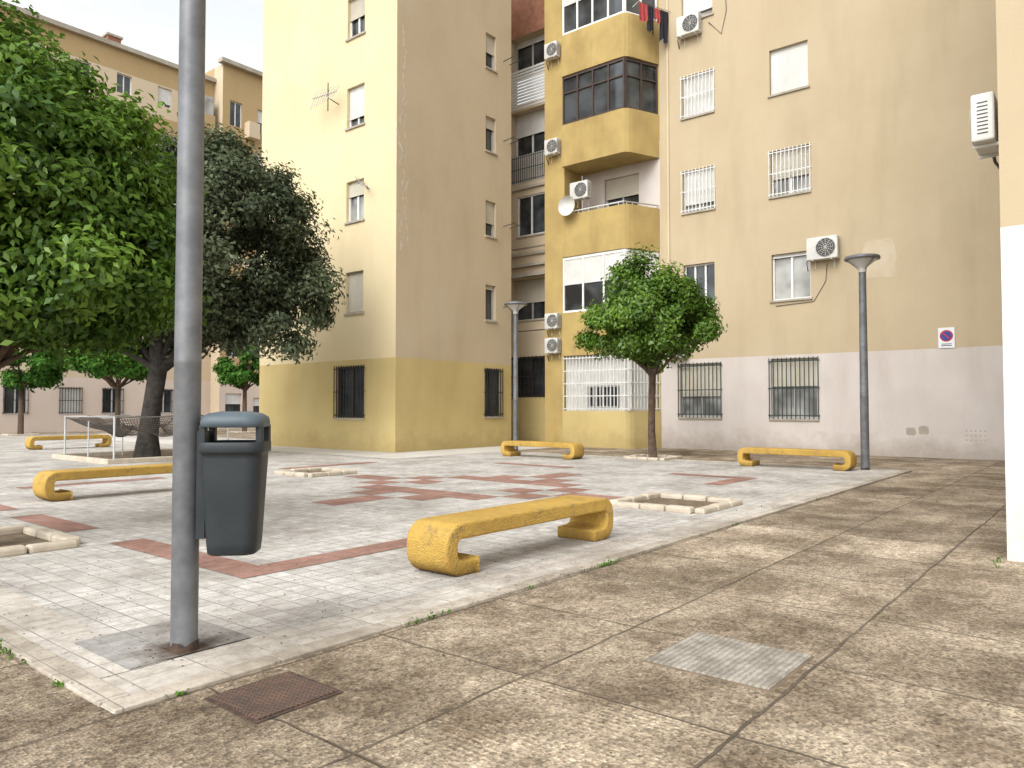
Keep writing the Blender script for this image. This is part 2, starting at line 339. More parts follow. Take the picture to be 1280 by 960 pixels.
# ------------------------------------------------------------------ leaf masses
def crown(name,parent,ells,ncl,cr,nleaf,L,Wd,mat,seed,squash=.75):
    rng=np.random.default_rng(seed)
    E=np.array([list(e[0])+list(e[1]) for e in ells]); w=(E[:,3]*E[:,4]*E[:,5])**(2/3); w/=w.sum()
    ei=rng.choice(len(ells),ncl,p=w); d=rng.normal(size=(ncl,3)); d/=np.linalg.norm(d,axis=1)[:,None]
    fr=rng.uniform(.45,1,ncl)**.5; fr[rng.random(ncl)<.1]*=1.1
    C=E[ei,:3]+d*E[ei,3:]*fr[:,None]; CR=rng.uniform(.65,1.35,ncl)*cr; CS=rng.random(ncl)
    ci=rng.integers(0,ncl,nleaf); e=rng.normal(size=(nleaf,3)); e/=np.linalg.norm(e,axis=1)[:,None]
    rad=rng.random(nleaf)**.45*(1+.25*rng.normal(size=nleaf)*.6)
    P=C[ci]+e*(CR[ci]*rad)[:,None]*np.array([1,1,squash])
    out=P-E[ei[ci],:3]; out/=np.linalg.norm(out,axis=1)[:,None]+1e-6
    N=out*.5+e*.5+np.array([0,0,.5])+rng.normal(size=(nleaf,3))*.45; N/=np.linalg.norm(N,axis=1)[:,None]
    A=rng.normal(size=(nleaf,3))+out*.6-np.array([0,0,.5]); A-=N*(A*N).sum(1)[:,None]; A/=np.linalg.norm(A,axis=1)[:,None]
    B=np.cross(N,A); s=rng.uniform(.65,1.25,nleaf)[:,None]
    V=np.empty((nleaf,4,3)); V[:,0]=P-A*L*.5*s; V[:,1]=P+B*Wd*.5*s+N*Wd*.15; V[:,2]=P+A*L*.5*s-N*L*.12; V[:,3]=P-B*Wd*.5*s+N*Wd*.15
    sh=np.clip(.5*CS[ci]+.5*rng.random(nleaf)**1.2,0,1)
    me=bpy.data.meshes.new(name); me.vertices.add(nleaf*4); me.vertices.foreach_set('co',V.ravel())
    me.loops.add(nleaf*4); me.loops.foreach_set('vertex_index',np.arange(nleaf*4,dtype=np.int32))
    me.polygons.add(nleaf); me.polygons.foreach_set('loop_start',np.arange(0,nleaf*4,4,dtype=np.int32))
    try: me.polygons.foreach_set('loop_total',np.full(nleaf,4,dtype=np.int32))
    except Exception: pass
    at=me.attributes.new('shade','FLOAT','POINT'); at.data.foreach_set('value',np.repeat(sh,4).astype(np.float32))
    me.materials.append(MATS[mat]); me.update(calc_edges=True); me.validate()
    o=bpy.data.objects.new(name,me); COL.objects.link(o)
    if parent: o.parent=parent
    return C
def limbs(mb,root,targets,r0,mat,rng,kink=.25,f0=1.0):
    root=Vector(root)
    for t in targets:
        t=Vector(t); t=root.lerp(t,f0); pts=[]; rr=[]; n=6
        off=Vector((rng.uniform(-1,1),rng.uniform(-1,1),rng.uniform(.2,1)))*kink*(t-root).length*.5
        for i in range(n+1):
            f=i/n; p=root.lerp(t,f)+off*math.sin(math.pi*f)*.7+Vector((rng.uniform(-.04,.04),)*3)*(1 if 0<i<n else 0)
            pts.append(p); rr.append(r0*(1-f)**.8+.008)
        mb.tube(pts,rr,7,mat)
def tree(name,loc,trunk,tr,tm,ells,ncl,cr,nleaf,L,Wd,lm,seed,nl=16,fruit=0,f0=.85):
    e=empty(name,loc); rng=random.Random(seed)
    C=crown('crown_leaves',e,ells,ncl,cr,nleaf,L,Wd,lm,seed)
    mb=MB(); mb.tube(trunk,tr,12,tm)
    top=trunk[-1]; idx=[rng.randrange(len(C)) for _ in range(nl)]
    main=[C[i] for i in idx[:6]]; limbs(mb,top,main,tr[-1]*.75,tm,rng,f0=f0)
    limbs(mb,top,[C[i] for i in idx[6:]],tr[-1]*.42,tm,rng,f0=f0)
    mb.obj('trunk',e)
    if fruit:
        mb=MB()
        for _ in range(fruit):
            c=C[rng.randrange(len(C))]; a=rng.uniform(0,6.28)
            x,y,z=c[0]+cr*.8*math.cos(a),c[1]+cr*.8*math.sin(a),c[2]-rng.uniform(0,.3); r=.034
            mb.lathe([(0.001,z-r),(r*.7,z-r*.7),(r,z),(r*.7,z+r*.7),(.001,z+r)],8,'orange_peel',(x,y))
        mb.obj('fruit',e)
    return e
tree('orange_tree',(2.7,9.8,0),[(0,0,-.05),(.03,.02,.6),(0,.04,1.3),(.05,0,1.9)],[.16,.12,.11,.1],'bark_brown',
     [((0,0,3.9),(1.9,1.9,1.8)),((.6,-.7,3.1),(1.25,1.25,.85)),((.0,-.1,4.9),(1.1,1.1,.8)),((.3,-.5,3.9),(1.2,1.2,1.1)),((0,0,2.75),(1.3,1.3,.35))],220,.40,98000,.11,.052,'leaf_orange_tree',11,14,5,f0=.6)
tree('orange_tree',(20.3,11.0,0),[(0,0,-.05),(-.04,.02,.8),(.03,.05,1.7),(.0,.0,2.5)],[.14,.11,.1,.1],'bark_brown',
     [((0,0,4.1),(1.85,1.85,1.05)),((-.1,.1,5.1),(1.05,1.05,1.1)),((.5,-.6,3.9),(1.35,1.35,.9)),((-.6,.7,3.9),(1.35,1.35,.8)),((0,0,4.6),(1.5,1.5,1.0))],105,.42,40000,.14,.07,'leaf_orange_tree',14,18)
tree('evergreen_oak_tree',(10.84,23.3,0),[(0,0,-.05),(.02,0,.7),(.1,-.1,1.7),(.2,-.2,2.7)],[.42,.30,.27,.27],'bark_grey',
     [((1.15,-1.4,6.5),(3.3,3.3,3.2)),((-.9,1.1,6.7),(2.6,2.6,2.8)),((2.7,-3.3,4.9),(1.5,1.5,1.6)),((-1.2,1.5,4.6),(2.3,2.3,.9)),((.8,-1,4.6),(2.6,2.6,1.0)),((1.2,-1.5,8.0),(2.2,2.2,1.9))],370,.62,125000,.165,.082,'leaf_dark_tree',21,26)
tree('orange_tree',(15.1,47.5,0),[(0,0,-.05),(0,0,2.6)],[.16,.12],'bark_brown',[((.3,-.3,4.1),(1.7,1.7,1.4))],40,.45,9000,.24,.13,'leaf_far',31,10)
tree('orange_tree',(18.6,43.6,0),[(0,0,-.05),(0,0,2.6)],[.16,.12],'bark_brown',[((0,0,4.3),(2.6,2.6,1.1))],50,.5,12000,.24,.13,'leaf_far',32,10)
tree('orange_tree',(25.6,42.2,0),[(0,0,-.05),(0,0,2.6)],[.16,.12],'bark_brown',[((0,0,4.2),(1.5,1.5,1.4))],40,.45,9000,.24,.13,'leaf_far',33,10)

# ------------------------------------------------------------------ tree pits
def pit(name,cx,cy,s,seed,h=.09,w=.17):
    r=random.Random(seed); mb=MB(); a=s/2; n=3
    mb.face([(cx-a+.02,cy-a+.02,.012),(cx+a-.02,cy-a+.02,.012),(cx+a-.02,cy+a-.02,.012),(cx-a+.02,cy+a-.02,.012)],'soil')
    L=(2*a)/n
    for k in range(n):
        for sg in (-1,1):
            x0=-a+k*L; mb.box(W0,cx+x0+.008,cx+x0+L-.008,cy+sg*a-w/2,cy+sg*a+w/2,-.01,h+r.uniform(-.01,.01),'pit_stone')
            y0=-a+w/2+k*(2*a-w)/n; LL=(2*a-w)/n; mb.box(W0,cx+sg*a-w/2,cx+sg*a+w/2,cy+y0+.008,cy+y0+LL-.008,-.01,h+r.uniform(-.01,.01),'pit_stone')
    mb.obj(name,bevel=.03)
pit('tree_pit',10.9,5.5,1.45,1); pit('tree_pit',10.7,14.6,1.3,2); pit('tree_pit',2.7,9.8,1.5,3); pit('tree_pit',20.3,11.0,1.2,4)
pit('tree_pit',15.1,47.5,1.4,5); pit('tree_pit',18.6,43.6,1.4,6); pit('tree_pit',25.6,42.2,1.4,7)
e=empty('tree_planter_fence',(10.84,23.3,0)); mb=MB()
s=1.9
mb.face([(-s,-s,.02),(s,-s,.02),(s,s,.02),(-s,s,.02)],'soil')
for sg in (-1,1):
    mb.box(W0,-s-.08,s+.08,sg*s-.08,sg*s+.08,-.01,.14,'pit_stone'); mb.box(W0,sg*s-.08,sg*s+.08,-s+.08,s-.08,-.01,.14,'pit_stone')
mb.obj('kerb_ring',e,bevel=.02)
mb=MB()
for x in (-1.7,1.7):
    for y in (-1.7,1.7): mb.tube([(x,y,0),(x,y,1.3)],[.028,.028],8,'alu_frame')
for x,y in ((0,-1.7),(0,1.7),(1.7,0),(-1.7,0)): mb.tube([(x,y,0),(x,y,1.15)],[.018,.018],8,'alu_frame')
# net hung like a hammock from the corner posts round the trunk
cr4=[(-1.7,-1.7),(1.7,-1.7),(1.7,1.7),(-1.7,1.7)]
for k in range(4):
    a=cr4[k]; b2=cr4[(k+1)%4]; mb.tube([(a[0],a[1],1.28),(b2[0],b2[1],1.28)],[.016,.016],6,'alu_frame')
    n=40; m_=12
    def P(i,j):
        f=i/n; g=j/m_; x=a[0]+(b2[0]-a[0])*f; y=a[1]+(b2[1]-a[1])*f
        inw=1-.62*g
        return (x*inw,y*inw,1.26-.55*math.sin(math.pi*g*.62)*(0.55+.45*math.sin(math.pi*f))-.05*math.sin(9*f+3*g))
    for j in range(m_+1): mb.tube([P(i,j) for i in range(n+1)],[.007]*(n+1),4,'net_rope',cap=False)
    for i in range(n+1): mb.tube([P(i,j) for j in range(m_+1)],[.007]*(m_+1),4,'net_rope',cap=False)
mb.obj('net_and_posts',e)

# ------------------------------------------------------------------ benches
def bench_profile(L,H=.475,t=.15,toe=.34):
    cl=[]; zb=t/2-.01; zt=H-t/2; xl=-L/2+t/2; r=.125
    r=min(r,(zt-zb)/2*.98)
    cl.append((xl+toe,zb)); cl.append((xl+r+.04,zb))
    for k in range(0,9):
        a=math.radians(-90-k*90/8); cl.append((xl+r+r*math.cos(a),zb+r+r*math.sin(a)))
    for k in range(0,9):
        a=math.radians(180-k*90/8); cl.append((xl+r+r*math.cos(a),zt-r+r*math.sin(a)))
    full=cl+[(-x,z) for x,z in reversed(cl)]
    out=[];inn=[]; N=len(full)
    for i,p in enumerate(full):
        a=full[max(i-1,0)]; b=full[min(i+1,N-1)]; dx,dz=b[0]-a[0],b[1]-a[1]; l=math.hypot(dx,dz); nx,nz=-dz/l,dx/l
        tt=t/2*(.82 if i in (0,1,N-2,N-1) else 1)
        out.append((p[0]+nx*t/2,p[1]+nz*t/2)); inn.append((p[0]-nx*tt,p[1]-nz*tt))
    return out,inn
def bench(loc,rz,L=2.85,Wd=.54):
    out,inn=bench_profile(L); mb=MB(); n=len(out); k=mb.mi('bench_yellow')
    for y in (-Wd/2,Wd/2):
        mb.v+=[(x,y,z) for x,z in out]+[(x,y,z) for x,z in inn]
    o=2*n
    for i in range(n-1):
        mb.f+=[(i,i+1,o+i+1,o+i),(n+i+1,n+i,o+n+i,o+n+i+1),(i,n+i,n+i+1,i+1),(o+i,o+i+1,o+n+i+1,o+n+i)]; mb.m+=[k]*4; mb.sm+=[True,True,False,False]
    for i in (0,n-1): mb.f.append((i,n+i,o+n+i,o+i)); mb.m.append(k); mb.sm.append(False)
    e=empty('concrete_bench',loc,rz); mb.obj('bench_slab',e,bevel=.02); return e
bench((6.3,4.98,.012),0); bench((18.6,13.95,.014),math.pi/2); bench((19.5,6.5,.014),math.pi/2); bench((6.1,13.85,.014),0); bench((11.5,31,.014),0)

# ------------------------------------------------------------------ lamp posts
def lamp(loc,r0=.082,r1=.078):
    e=empty('street_lamp',loc); mb=MB()
    mb.lathe([(r0+.002,.0),(r0,.10),(r0,1.82),(r0+.002,1.83),(r0,1.84),(r1+.001,4.3),(r1,4.95)],28,'lamp_steel')
    mb.obj('post',e)
    mb=MB(); n=28; k=mb.mi('rust_steel'); rg=random.Random(4)
    for z in (0,1):
        for a in range(n):
            an=2*math.pi*a/n; q=r0+.0045; mb.v.append((q*math.cos(an),q*math.sin(an),.0 if z==0 else .03+.035*rg.random()))
    for a in range(n): b=(a+1)%n; mb.f.append((a,b,n+b,n+a)); mb.m.append(k); mb.sm.append(True)
    mb.obj('corroded_foot',e)
    mb=MB(); mb.lathe([(r1+.01,4.93),(r1+.015,5.02),(.11,5.06),(.34,5.24)],28,'lamp_glass'); mb.lathe([(.34,5.24),(.41,5.25),(.42,5.28),(.40,5.33),(.2,5.37),(.001,5.38)],28,'lamp_steel')
    for k in range(3):
        a=k*2.094; mb.tube([(.09*math.cos(a),.09*math.sin(a),5.0),(.36*math.cos(a),.36*math.sin(a),5.24)],[.01,.01],6,'lamp_steel')
    mb.obj('lamp_head',e); return e
lamp((2.42,4.66,.0125)); lamp((21.0,16.9,0),.09,.08); lamp((20.02,4.95,.004),.1,.085)
# ------------------------------------------------------------------ litter bin
def rrect(w,d,r,n=5):
    pts=[]
    for cx,cy,a0 in ((w/2-r,d/2-r,0),(-w/2+r,d/2-r,90),(-w/2+r,-d/2+r,180),(w/2-r,-d/2+r,270)):
        for k in range(n+1):
            a=math.radians(a0+90*k/n); pts.append((cx+r*math.cos(a),cy+r*math.sin(a)))
    return pts
def loft(mb,rings,mat,cap0=True,cap1=True):
    k=mb.mi(mat); i0=len(mb.v); n=len(rings[0])
    for rg in rings: mb.v+=rg
    for j in range(len(rings)-1):
        for a in range(n):
            b=(a+1)%n; mb.f.append((i0+j*n+a,i0+j*n+b,i0+(j+1)*n+b,i0+(j+1)*n+a)); mb.m.append(k); mb.sm.append(True)
    if cap0: mb.f.append(tuple(i0+n-1-a for a in range(n))); mb.m.append(k); mb.sm.append(False)
    if cap1: mb.f.append(tuple(i0+(len(rings)-1)*n+a for a in range(n))); mb.m.append(k); mb.sm.append(False)
def ring(w,d,r,z,ox=0): return [(x+ox,y,z) for x,y in rrect(w,d,r)]
e=empty('litter_bin',(2.42+.6307*.315,4.66-.776*.315,.0),-math.radians(50.9)+.1)
mb=MB()
loft(mb,[ring(.28,.24,.07,.625),ring(.30,.26,.075,.635),ring(.315,.27,.08,.70),ring(.37,.33,.085,1.23),ring(.372,.33,.085,1.262),ring(.40,.355,.09,1.268),ring(.402,.36,.09,1.275),ring(.402,.36,.09,1.322),ring(.395,.35,.09,1.333),ring(.36,.32,.08,1.335),ring(.355,.31,.08,1.2)],'bin_plastic',True,False)
mb.obj('bin_body',e)
mb=MB(); mb.face([(x,y,1.19) for x,y in rrect(.35,.305,.08)],'interior_dark'); mb.obj('bin_opening_floor',e)
mb=MB()
for sx in (-1,1):
    for sy in (-1,1): mb.box(W0,sx*.172-.02,sx*.172+.02,sy*.1-.03,sy*.1+.03,1.325,1.44,'bin_plastic')
mb.obj('bin_lid_supports',e,bevel=.006)
mb=MB(); loft(mb,[ring(.37,.33,.09,1.425),ring(.39,.35,.095,1.43),ring(.39,.35,.095,1.46),ring(.375,.335,.095,1.49),ring(.31,.27,.09,1.513),ring(.18,.15,.07,1.525)],'bin_lid_grey'); mb.obj('bin_lid',e)
mb=MB()
mb.box(W0,-.228,-.175,-.045,.045,.72,1.40,'bin_plastic')
mb.obj('pole_bracket',e)

# ------------------------------------------------------------------ apartment blocks
def ac(F,t,z,n=.0,w=.82,h=.58,d=.3):
    o=F.p(t,n,z); ang=math.atan2(F.t[1],F.t[0]); LF=Fr((0,0),(1,0),(0,1 if (F.t[0]*F.n[1]-F.t[1]*F.n[0])>0 else -1))
    e=empty('air_conditioner_unit',o,ang); mb=MB()
    mb.box(LF,-w/2,w/2,.06,.06+d,0,h,'ac_white'); mb.obj('casing',e,bevel=.02)
    mb=MB(); cx=-w*.12; r=h*.42; q0=.063+d
    for k in range(28):
        a=2*math.pi*k/28; a2=2*math.pi*(k+1)/28
        mb.face([LF.p(cx,q0,h/2),LF.p(cx+r*math.cos(a),q0,h/2+r*math.sin(a)),LF.p(cx+r*math.cos(a2),q0,h/2+r*math.sin(a2))],'ac_dark')
    for q in range(1,6):
        rr=r*q/5.2; pts=[LF.p(cx+rr*math.cos(2*math.pi*k/24),q0+.007,h/2+rr*math.sin(2*math.pi*k/24)) for k in range(25)]
        mb.tube(pts,[.005]*25,4,'ac_white',cap=False)
    for k in range(6):
        a=k*math.pi/6; mb.tube([LF.p(cx-r*math.cos(a),q0+.009,h/2-r*math.sin(a)),LF.p(cx+r*math.cos(a),q0+.009,h/2+r*math.sin(a))],[.005]*2,4,'ac_white')
    for k in range(9):
        z1=h*.15+k*h*.08; mb.box(LF,-w/2-.004,-w/2-.001,.12,.0+d,z1,z1+.012,'ac_dark'); mb.box(LF,w/2+.001,w/2+.004,.12,.0+d,z1,z1+.012,'ac_dark')
    mb.obj('fan_grille',e)
    mb=MB()
    for x in (-w*.3,w*.3): mb.box(LF,x-.015,x+.015,.0,.06+d,-.035,-.003,'iron_white'); mb.box(LF,x-.012,x+.012,.0,.02,-.25,-.036,'iron_white')
    mb.tube([LF.p(w*.5,.16,.1),LF.p(w*.56,.14,-.05),LF.p(w*.56,.05,-.2),LF.p(w*.56,.0,-.3)],[.018]*4,6,'cable_grey')
    mb.obj('wall_bracket',e)

ROOF=22.2
eA=empty('apartment_building',(20.5,23.4,0))
def wobj(mb,name,e):
    o=mb.obj(name,e); o.location=-e.location
    return o
FA1=Fr((17.4,0),(0,1),(-1,0)); FA2=Fr((0,19.3),(1,0),(0,-1))
BAND=3.28
h1=[(20.95,22.55,1.18,3.05)]+[(21.03,22.02,z,z+1.5) for z in (5.0,8.35,11.85,15.2,18.6)]
h2=[(22.05,23.05,1.2,3.08)]+[(22.1,22.72,z,z+1.4) for z in (5.0,8.35,11.75,15.1,18.5)]
mb=MB(); wall(mb,FA1,19.3,27.6,0,ROOF,h1,lambda z:'plaster_yellow' if z<BAND else 'plaster_cream',(BAND,))
wall(mb,FA2,17.4,23.7,0,ROOF,h2,lambda z:'plaster_yellow' if z<BAND else 'plaster_beige',(BAND,))
mb.face([(23.7,19.3,0),(23.7,30,0),(23.7,30,ROOF),(23.7,19.3,ROOF)],'plaster_beige'); mb.face([(17.4,27.6,0),(23.7,27.6,0),(23.7,27.6,ROOF),(17.4,27.6,ROOF)],'plaster_cream')
mb.face([(17.4,19.3,ROOF),(23.7,19.3,ROOF),(23.7,27.6,ROOF),(17.4,27.6,ROOF)],'concrete_trim')
mb.box(W0,17.25,23.8,19.15,19.35,ROOF,ROOF+.3,'plaster_ochre'); mb.box(W0,17.25,17.45,19.35,27.7,ROOF,ROOF+.3,'plaster_ochre')
wobj(mb,'walls',eA)
mb=MB()
for i,h in enumerate(h1):
    if i==0: window(mb,FA1,*h,frame='brown_frame',bars=13,barmat='iron_black',bown=.06,gl='glass_dark')
    else: window(mb,FA1,*h,sh=(.95,.35,.75,.5,.4)[i-1],frame='white_frame',shm='shutter_cream' if i!=3 else 'shutter_white',gl='glass_curtain' if i==2 else 'glass_dark')
for i,h in enumerate(h2):
    if i==0: window(mb,FA2,*h,frame='brown_frame',bars=9,bown=.06)
    else: window(mb,FA2,*h,sh=(.1,.6,.3,.5,.3)[i-1],frame='alu_frame',shm='shutter_cream',mull=0)
wobj(mb,'windows',eA)
mb=MB()
def crackline(F,t,z,z1,amp,w,seed,nn=.003):
    r=random.Random(seed); pt=t; t0=t; w0=w
    while z<z1:
        nz=z+r.uniform(.05,.22); nt=pt+r.uniform(-amp,amp); nt=nt*.85+t0*.15; w1=w*r.uniform(.5,1.5)
        mb.face([F.p(pt-w0,nn,z),F.p(pt+w0,nn,z),F.p(nt+w1,nn,nz),F.p(nt-w1,nn,nz)],'plaster_crack'); pt,z,w0=nt,nz,w1
crackline(FA2,17.56,6.9,15,.12,.036,5); crackline(FA2,17.9,7.4,9.6,.12,.03,6,.005); crackline(FA2,17.9,10,12.3,.12,.026,7,.005)
wobj(mb,'filled_cracks',eA)
mb=MB()
for z in (5.6,8.9,12.4,15.7):
    for tt in (23.2,23.6): mb.tube([FA2.p(tt,0,z),FA2.p(tt,.55,z+.05)],[.018]*2,6,'iron_black')
    mb.tube([FA2.p(23.15,.5,z+.04),FA2.p(23.68,.5,z+.04)],[.012]*2,5,'cable_grey')
wobj(mb,'clothes_brackets',eA)
e=empty('tv_antenna',(17.4,22.5,12.9)); mb=MB()
mb.tube([(0,0,0),(-.5,0,.1)],[.02]*2,6,'iron_black'); mb.tube([(-.5,0,-.4),(-.5,0,.65)],[.022]*2,6,'iron_black')
mb.tube([(-.5,-.5,.2),(-.5,.95,.3)],[.018]*2,6,'alu_frame')
for k in range(9): y=-.45+k*.165; mb.tube([(-.65,y,-.05-.02*k),(-.35,y,.5+.02*k)],[.013]*2,5,'alu_frame')
mb.obj('antenna_rods',e)
e=empty('tv_antenna',(17.4,20.8,9.4)); mb=MB()
mb.tube([(0,0,0),(-.3,-.1,.1)],[.02]*2,6,'iron_black'); mb.tube([(-.3,.3,.35),(-.3,-.45,-.15)],[.016]*2,6,'alu_frame')
for k in range(5): y=.25-k*.15; mb.tube([(-.3,y+.1,.12+y*.6+.2),(-.3,y-.1,.12+y*.6-.15)],[.01]*2,5,'orange_peel' if k==3 else 'alu_frame')
mb.obj('antenna_rods',e)

# ---- block B
eB=empty('apartment_building',(29,10,0)); FB=Fr((26.1,0),(0,1),(-1,0)); BB=3.37
c1=[(11.36,12.98,1.2,3.2)]+[(11.55,12.8,z,z+1.6) for z in (5.35,8.95,12.6,16.3)]
c2=[(7.92,9.5,1.17,3.25)]+[(8.1,9.43,z,z+1.62) for z in (5.3,8.97,12.6,16.3)]
mb=MB(); wall(mb,FB,-14,13.77,0,ROOF,c1+c2,lambda z:'plaster_pink' if z<BB else 'plaster_wall_b',(BB,))
bk=[(14.7,16.3,9.15,10.9)]
wall(mb,FB,13.77,17.4,0,ROOF,bk,lambda z:'plaster_pink' if 7.5<z<12 else 'plaster_ochre',(7.5,12))
mb.box(W0,24.8,26.08,17.4,18.4,0,ROOF,'plaster_ochre')
FS=Fr((26.1,0),(0,1),(-1,0))
sh_=[(18.55,21.3,2.0,3.8),(18.55,21.3,5.45,7.3),(18.6,20.9,9.2,11.0),(18.5,21.3,11.6,14.9),(18.5,21.3,15.2,18.3)]
wall(mb,FS,18.4,23.6,0,ROOF,sh_,lambda z:'plaster_yellow' if z<2 else ('brick_red' if z>18.3 else 'plaster_beige'),(2,18.3),depth=.5)
mb.face([(26.1,-14,ROOF),(34,-14,ROOF),(34,23.6,ROOF),(26.1,23.6,ROOF)],'concrete_trim')
mb.box(W0,25.95,26.25,-14,13.7,ROOF,ROOF+.3,'plaster_ochre')
wobj(mb,'walls',eB)
mb=MB()
for i,h in enumerate(c1):
    if i==0: window(mb,FB,*h,frame='alu_frame',bars=12,barmat='iron_green',bown=.06,gl='glass_curtain',sh=.6,shm='shutter_cream')
    elif i==1: window(mb,FB,*h,frame='white_frame',sh=.0,mull=2)
    else: window(mb,FB,*h,frame='white_frame',sh=.97 if i==3 else .8,bars=10 if i<4 else None,barmat='iron_white',bown=.04,gl='glass_curtain')
for i,h in enumerate(c2):
    if i==0: window(mb,FB,*h,frame='alu_frame',bars=12,barmat='iron_green',bown=.06,gl='glass_curtain',sh=.45,shm='shutter_cream')
    elif i==1: window(mb,FB,*h,frame='white_frame',sh=.06,mull=1,gl='glass_curtain')
    elif i==2: window(mb,FB,*h,frame='white_frame',sh=.6,bars=11,barmat='iron_white',bown=.04,gl='glass_curtain',shm='shutter_cream')
    else: window(mb,FB,*h,frame='white_frame',sh=.99)
window(mb,FB,14.7,16.3,9.15,10.9,sh=.45,shm='shutter_cream',frame='alu_frame',sill=False)
d=.5
window(mb,FS,*sh_[0],depth=d,frame='brown_frame',mull=2,bars=14,barmat='iron_black',sill=False)
window(mb,FS,*sh_[1],depth=d,frame='alu_frame',sh=.55,shm='shutter_cream',mull=2); mb.box(FS,18.45,21.4,.01,.25,7.33,7.5,'concrete_trim'); mb.box(FS,18.45,21.4,.01,.15,7.8,7.92,'concrete_trim')
window(mb,FS,*sh_[2],depth=.12,frame='white_frame',mull=2)
window(mb,FS,18.5,21.3,12.9,14.9,depth=d,frame='white_frame',sh=.5,mull=2,sill=False); mb.face([FS.p(18.5,-.1,11.6),FS.p(21.3,-.1,11.6),FS.p(21.3,-.1,12.9),FS.p(18.5,-.1,12.9)],'plaster_pink')
grille(mb,FS,18.5,21.3,11.65,12.85,24,'iron_green',.03)
window(mb,FS,18.5,21.3,16.6,18.3,depth=d,frame='alu_frame',sh=.15,mull=2,sill=False)
for k in range(13): mb.box(FS,18.45,21.35,-.02,.02,15.0+k*.14,15.09+k*.14,'shutter_white')
for z in (8.3,11.3): mb.box(FS,18.42,21.5,.003,.1,z,z+.12,'concrete_trim')
for z in (4.9,8.55):
    for k in range(3): mb.tube([FS.p(18.5,.25+.1*k,z),FS.p(21.0,.25+.1*k,z)],[.008]*2,4,'cable_grey')
    for t_ in (18.6,20.9): mb.tube([FS.p(t_,0,z-.1),FS.p(t_,.5,z)],[.014]*2,5,'iron_white')
wobj(mb,'windows',eB)
Pa,Pb,Pc,Pd=(26.08,17.38),(24.6,17.38),(24.6,14.35),(26.08,13.78)
Pcs=[(24.6,14.62),(24.63,14.48),(24.73,14.36),(24.88,14.27)]
def band(mb,z0,z1,mat,t=.12):
    o=[Pa,Pb]+Pcs+[Pd]
    def inn(p,k):
        return (p[0]+(k if p[0]<24.7 else (k*.5 if p[0]<25 else 0)), p[1]+(k if p[1]<15 else (-k if p[1]>17 else 0)))
    i=[inn(p,t) for p in o]
    for a in range(len(o)-1): mb.prism([o[a],o[a+1],i[a+1],i[a]],z0,z1,mat)
def slabp(mb,z0,z1,mat,k=0.0):
    mb.prism([Pa,(Pb[0]-k,Pb[1])]+[(p[0]-k,p[1]-k*.5) for p in Pcs]+[Pd],z0,z1,mat)
mb=MB()
for z0,z1 in ((3.62,5.35),(7.6,9.3),(11.3,13.0),(15.0,16.7),(18.7,20.4)):
    slabp(mb,z0-.002,z0+.16,'plaster_ochre',.02); band(mb,z0+.162,z1,'plaster_ochre')
slabp(mb,0,1.42,'plaster_yellow')
slabp(mb,22.0,22.2,'plaster_ochre')
wobj(mb,'balconies',eB)
def glaz(mb,z0,z1,fr,nf,ns,gl,inset=.05,shf=0,rail=.0,shm='shutter_white'):
    A=(24.6+inset,17.36); B=(24.6+inset,14.35+inset*.5+.1); D=(26.07,13.8+inset)
    L1=A[1]-B[1]; F1=Fr(A,(0,-1),(-1,0))
    dx,dy=D[0]-B[0],D[1]-B[1]; L2=math.hypot(dx,dy); t=(dx/L2,dy/L2); F2=Fr(B,t,(t[1],-t[0]))
    for F,L,n in ((F1,L1,nf),(F2,L2,ns)):
        mb.face([F.p(0,-.03,z0),F.p(L,-.03,z0),F.p(L,-.03,z1),F.p(0,-.03,z1)],gl)
        mb.box(F,0,L,-.02,.03,z0,z0+.08,fr); mb.box(F,0,L,-.02,.03,z1-.1,z1,fr)
        if rail: mb.box(F,.0,L,-.02,.025,rail-.03,rail+.03,fr)
        for k in range(n+1):
            x=L*k/n; x=min(max(x,.035),L-.035); mb.box(F,x-.035,x+.035,-.02,.028,z0+.08,z1-.1,fr)
        if shf:
            for k in range(n):
                a=L*k/n+.04; b=L*(k+1)/n-.04; shutter(mb,F,a,b,z1-(z1-z0)*shf,z1-.1,-.005,shm)
mb=MB()
glaz(mb,13.0,14.98,'brown_frame',4,2,'glass_dark',rail=14.3)
glaz(mb,5.35,7.58,'white_frame',3,2,'glass_dark',shf=.5)
glaz(mb,16.7,18.68,'white_frame',4,2,'glass_dark',shf=.4)
wobj(mb,'glazed_enclosures',eB)
mb=MB()
A=(24.62,17.36); F1=Fr(A,(0,-1),(-1,0)); L1=3.0
dx,dy=26.07-24.62,13.8-14.36; L2=math.hypot(dx,dy); t=(dx/L2,dy/L2); F2=Fr((24.62,14.36),t,(t[1],-t[0]))
for F,L,n in ((F1,L1,19),(F2,L2,10)):
    mb.face([F.p(0,-.25,1.42),F.p(L,-.25,1.42),F.p(L,-.25,3.6),F.p(0,-.25,3.6)],'shutter_white')
    for k in range(n+1):
        x=L*k/n; mb.box(F,x-.014,x+.014,-.03,-.002,1.42,3.6,'iron_white')
    for z in (1.5,2.0,2.5,3.0,3.5): mb.box(F,0,L,-.001,.02,z-.018,z+.018,'iron_white')
window(mb,Fr((24.86,0),(0,1),(-1,0)),14.9,16.3,1.55,2.4,depth=-.02,frame='alu_frame',sill=False,gl='glass_dark',mull=3)
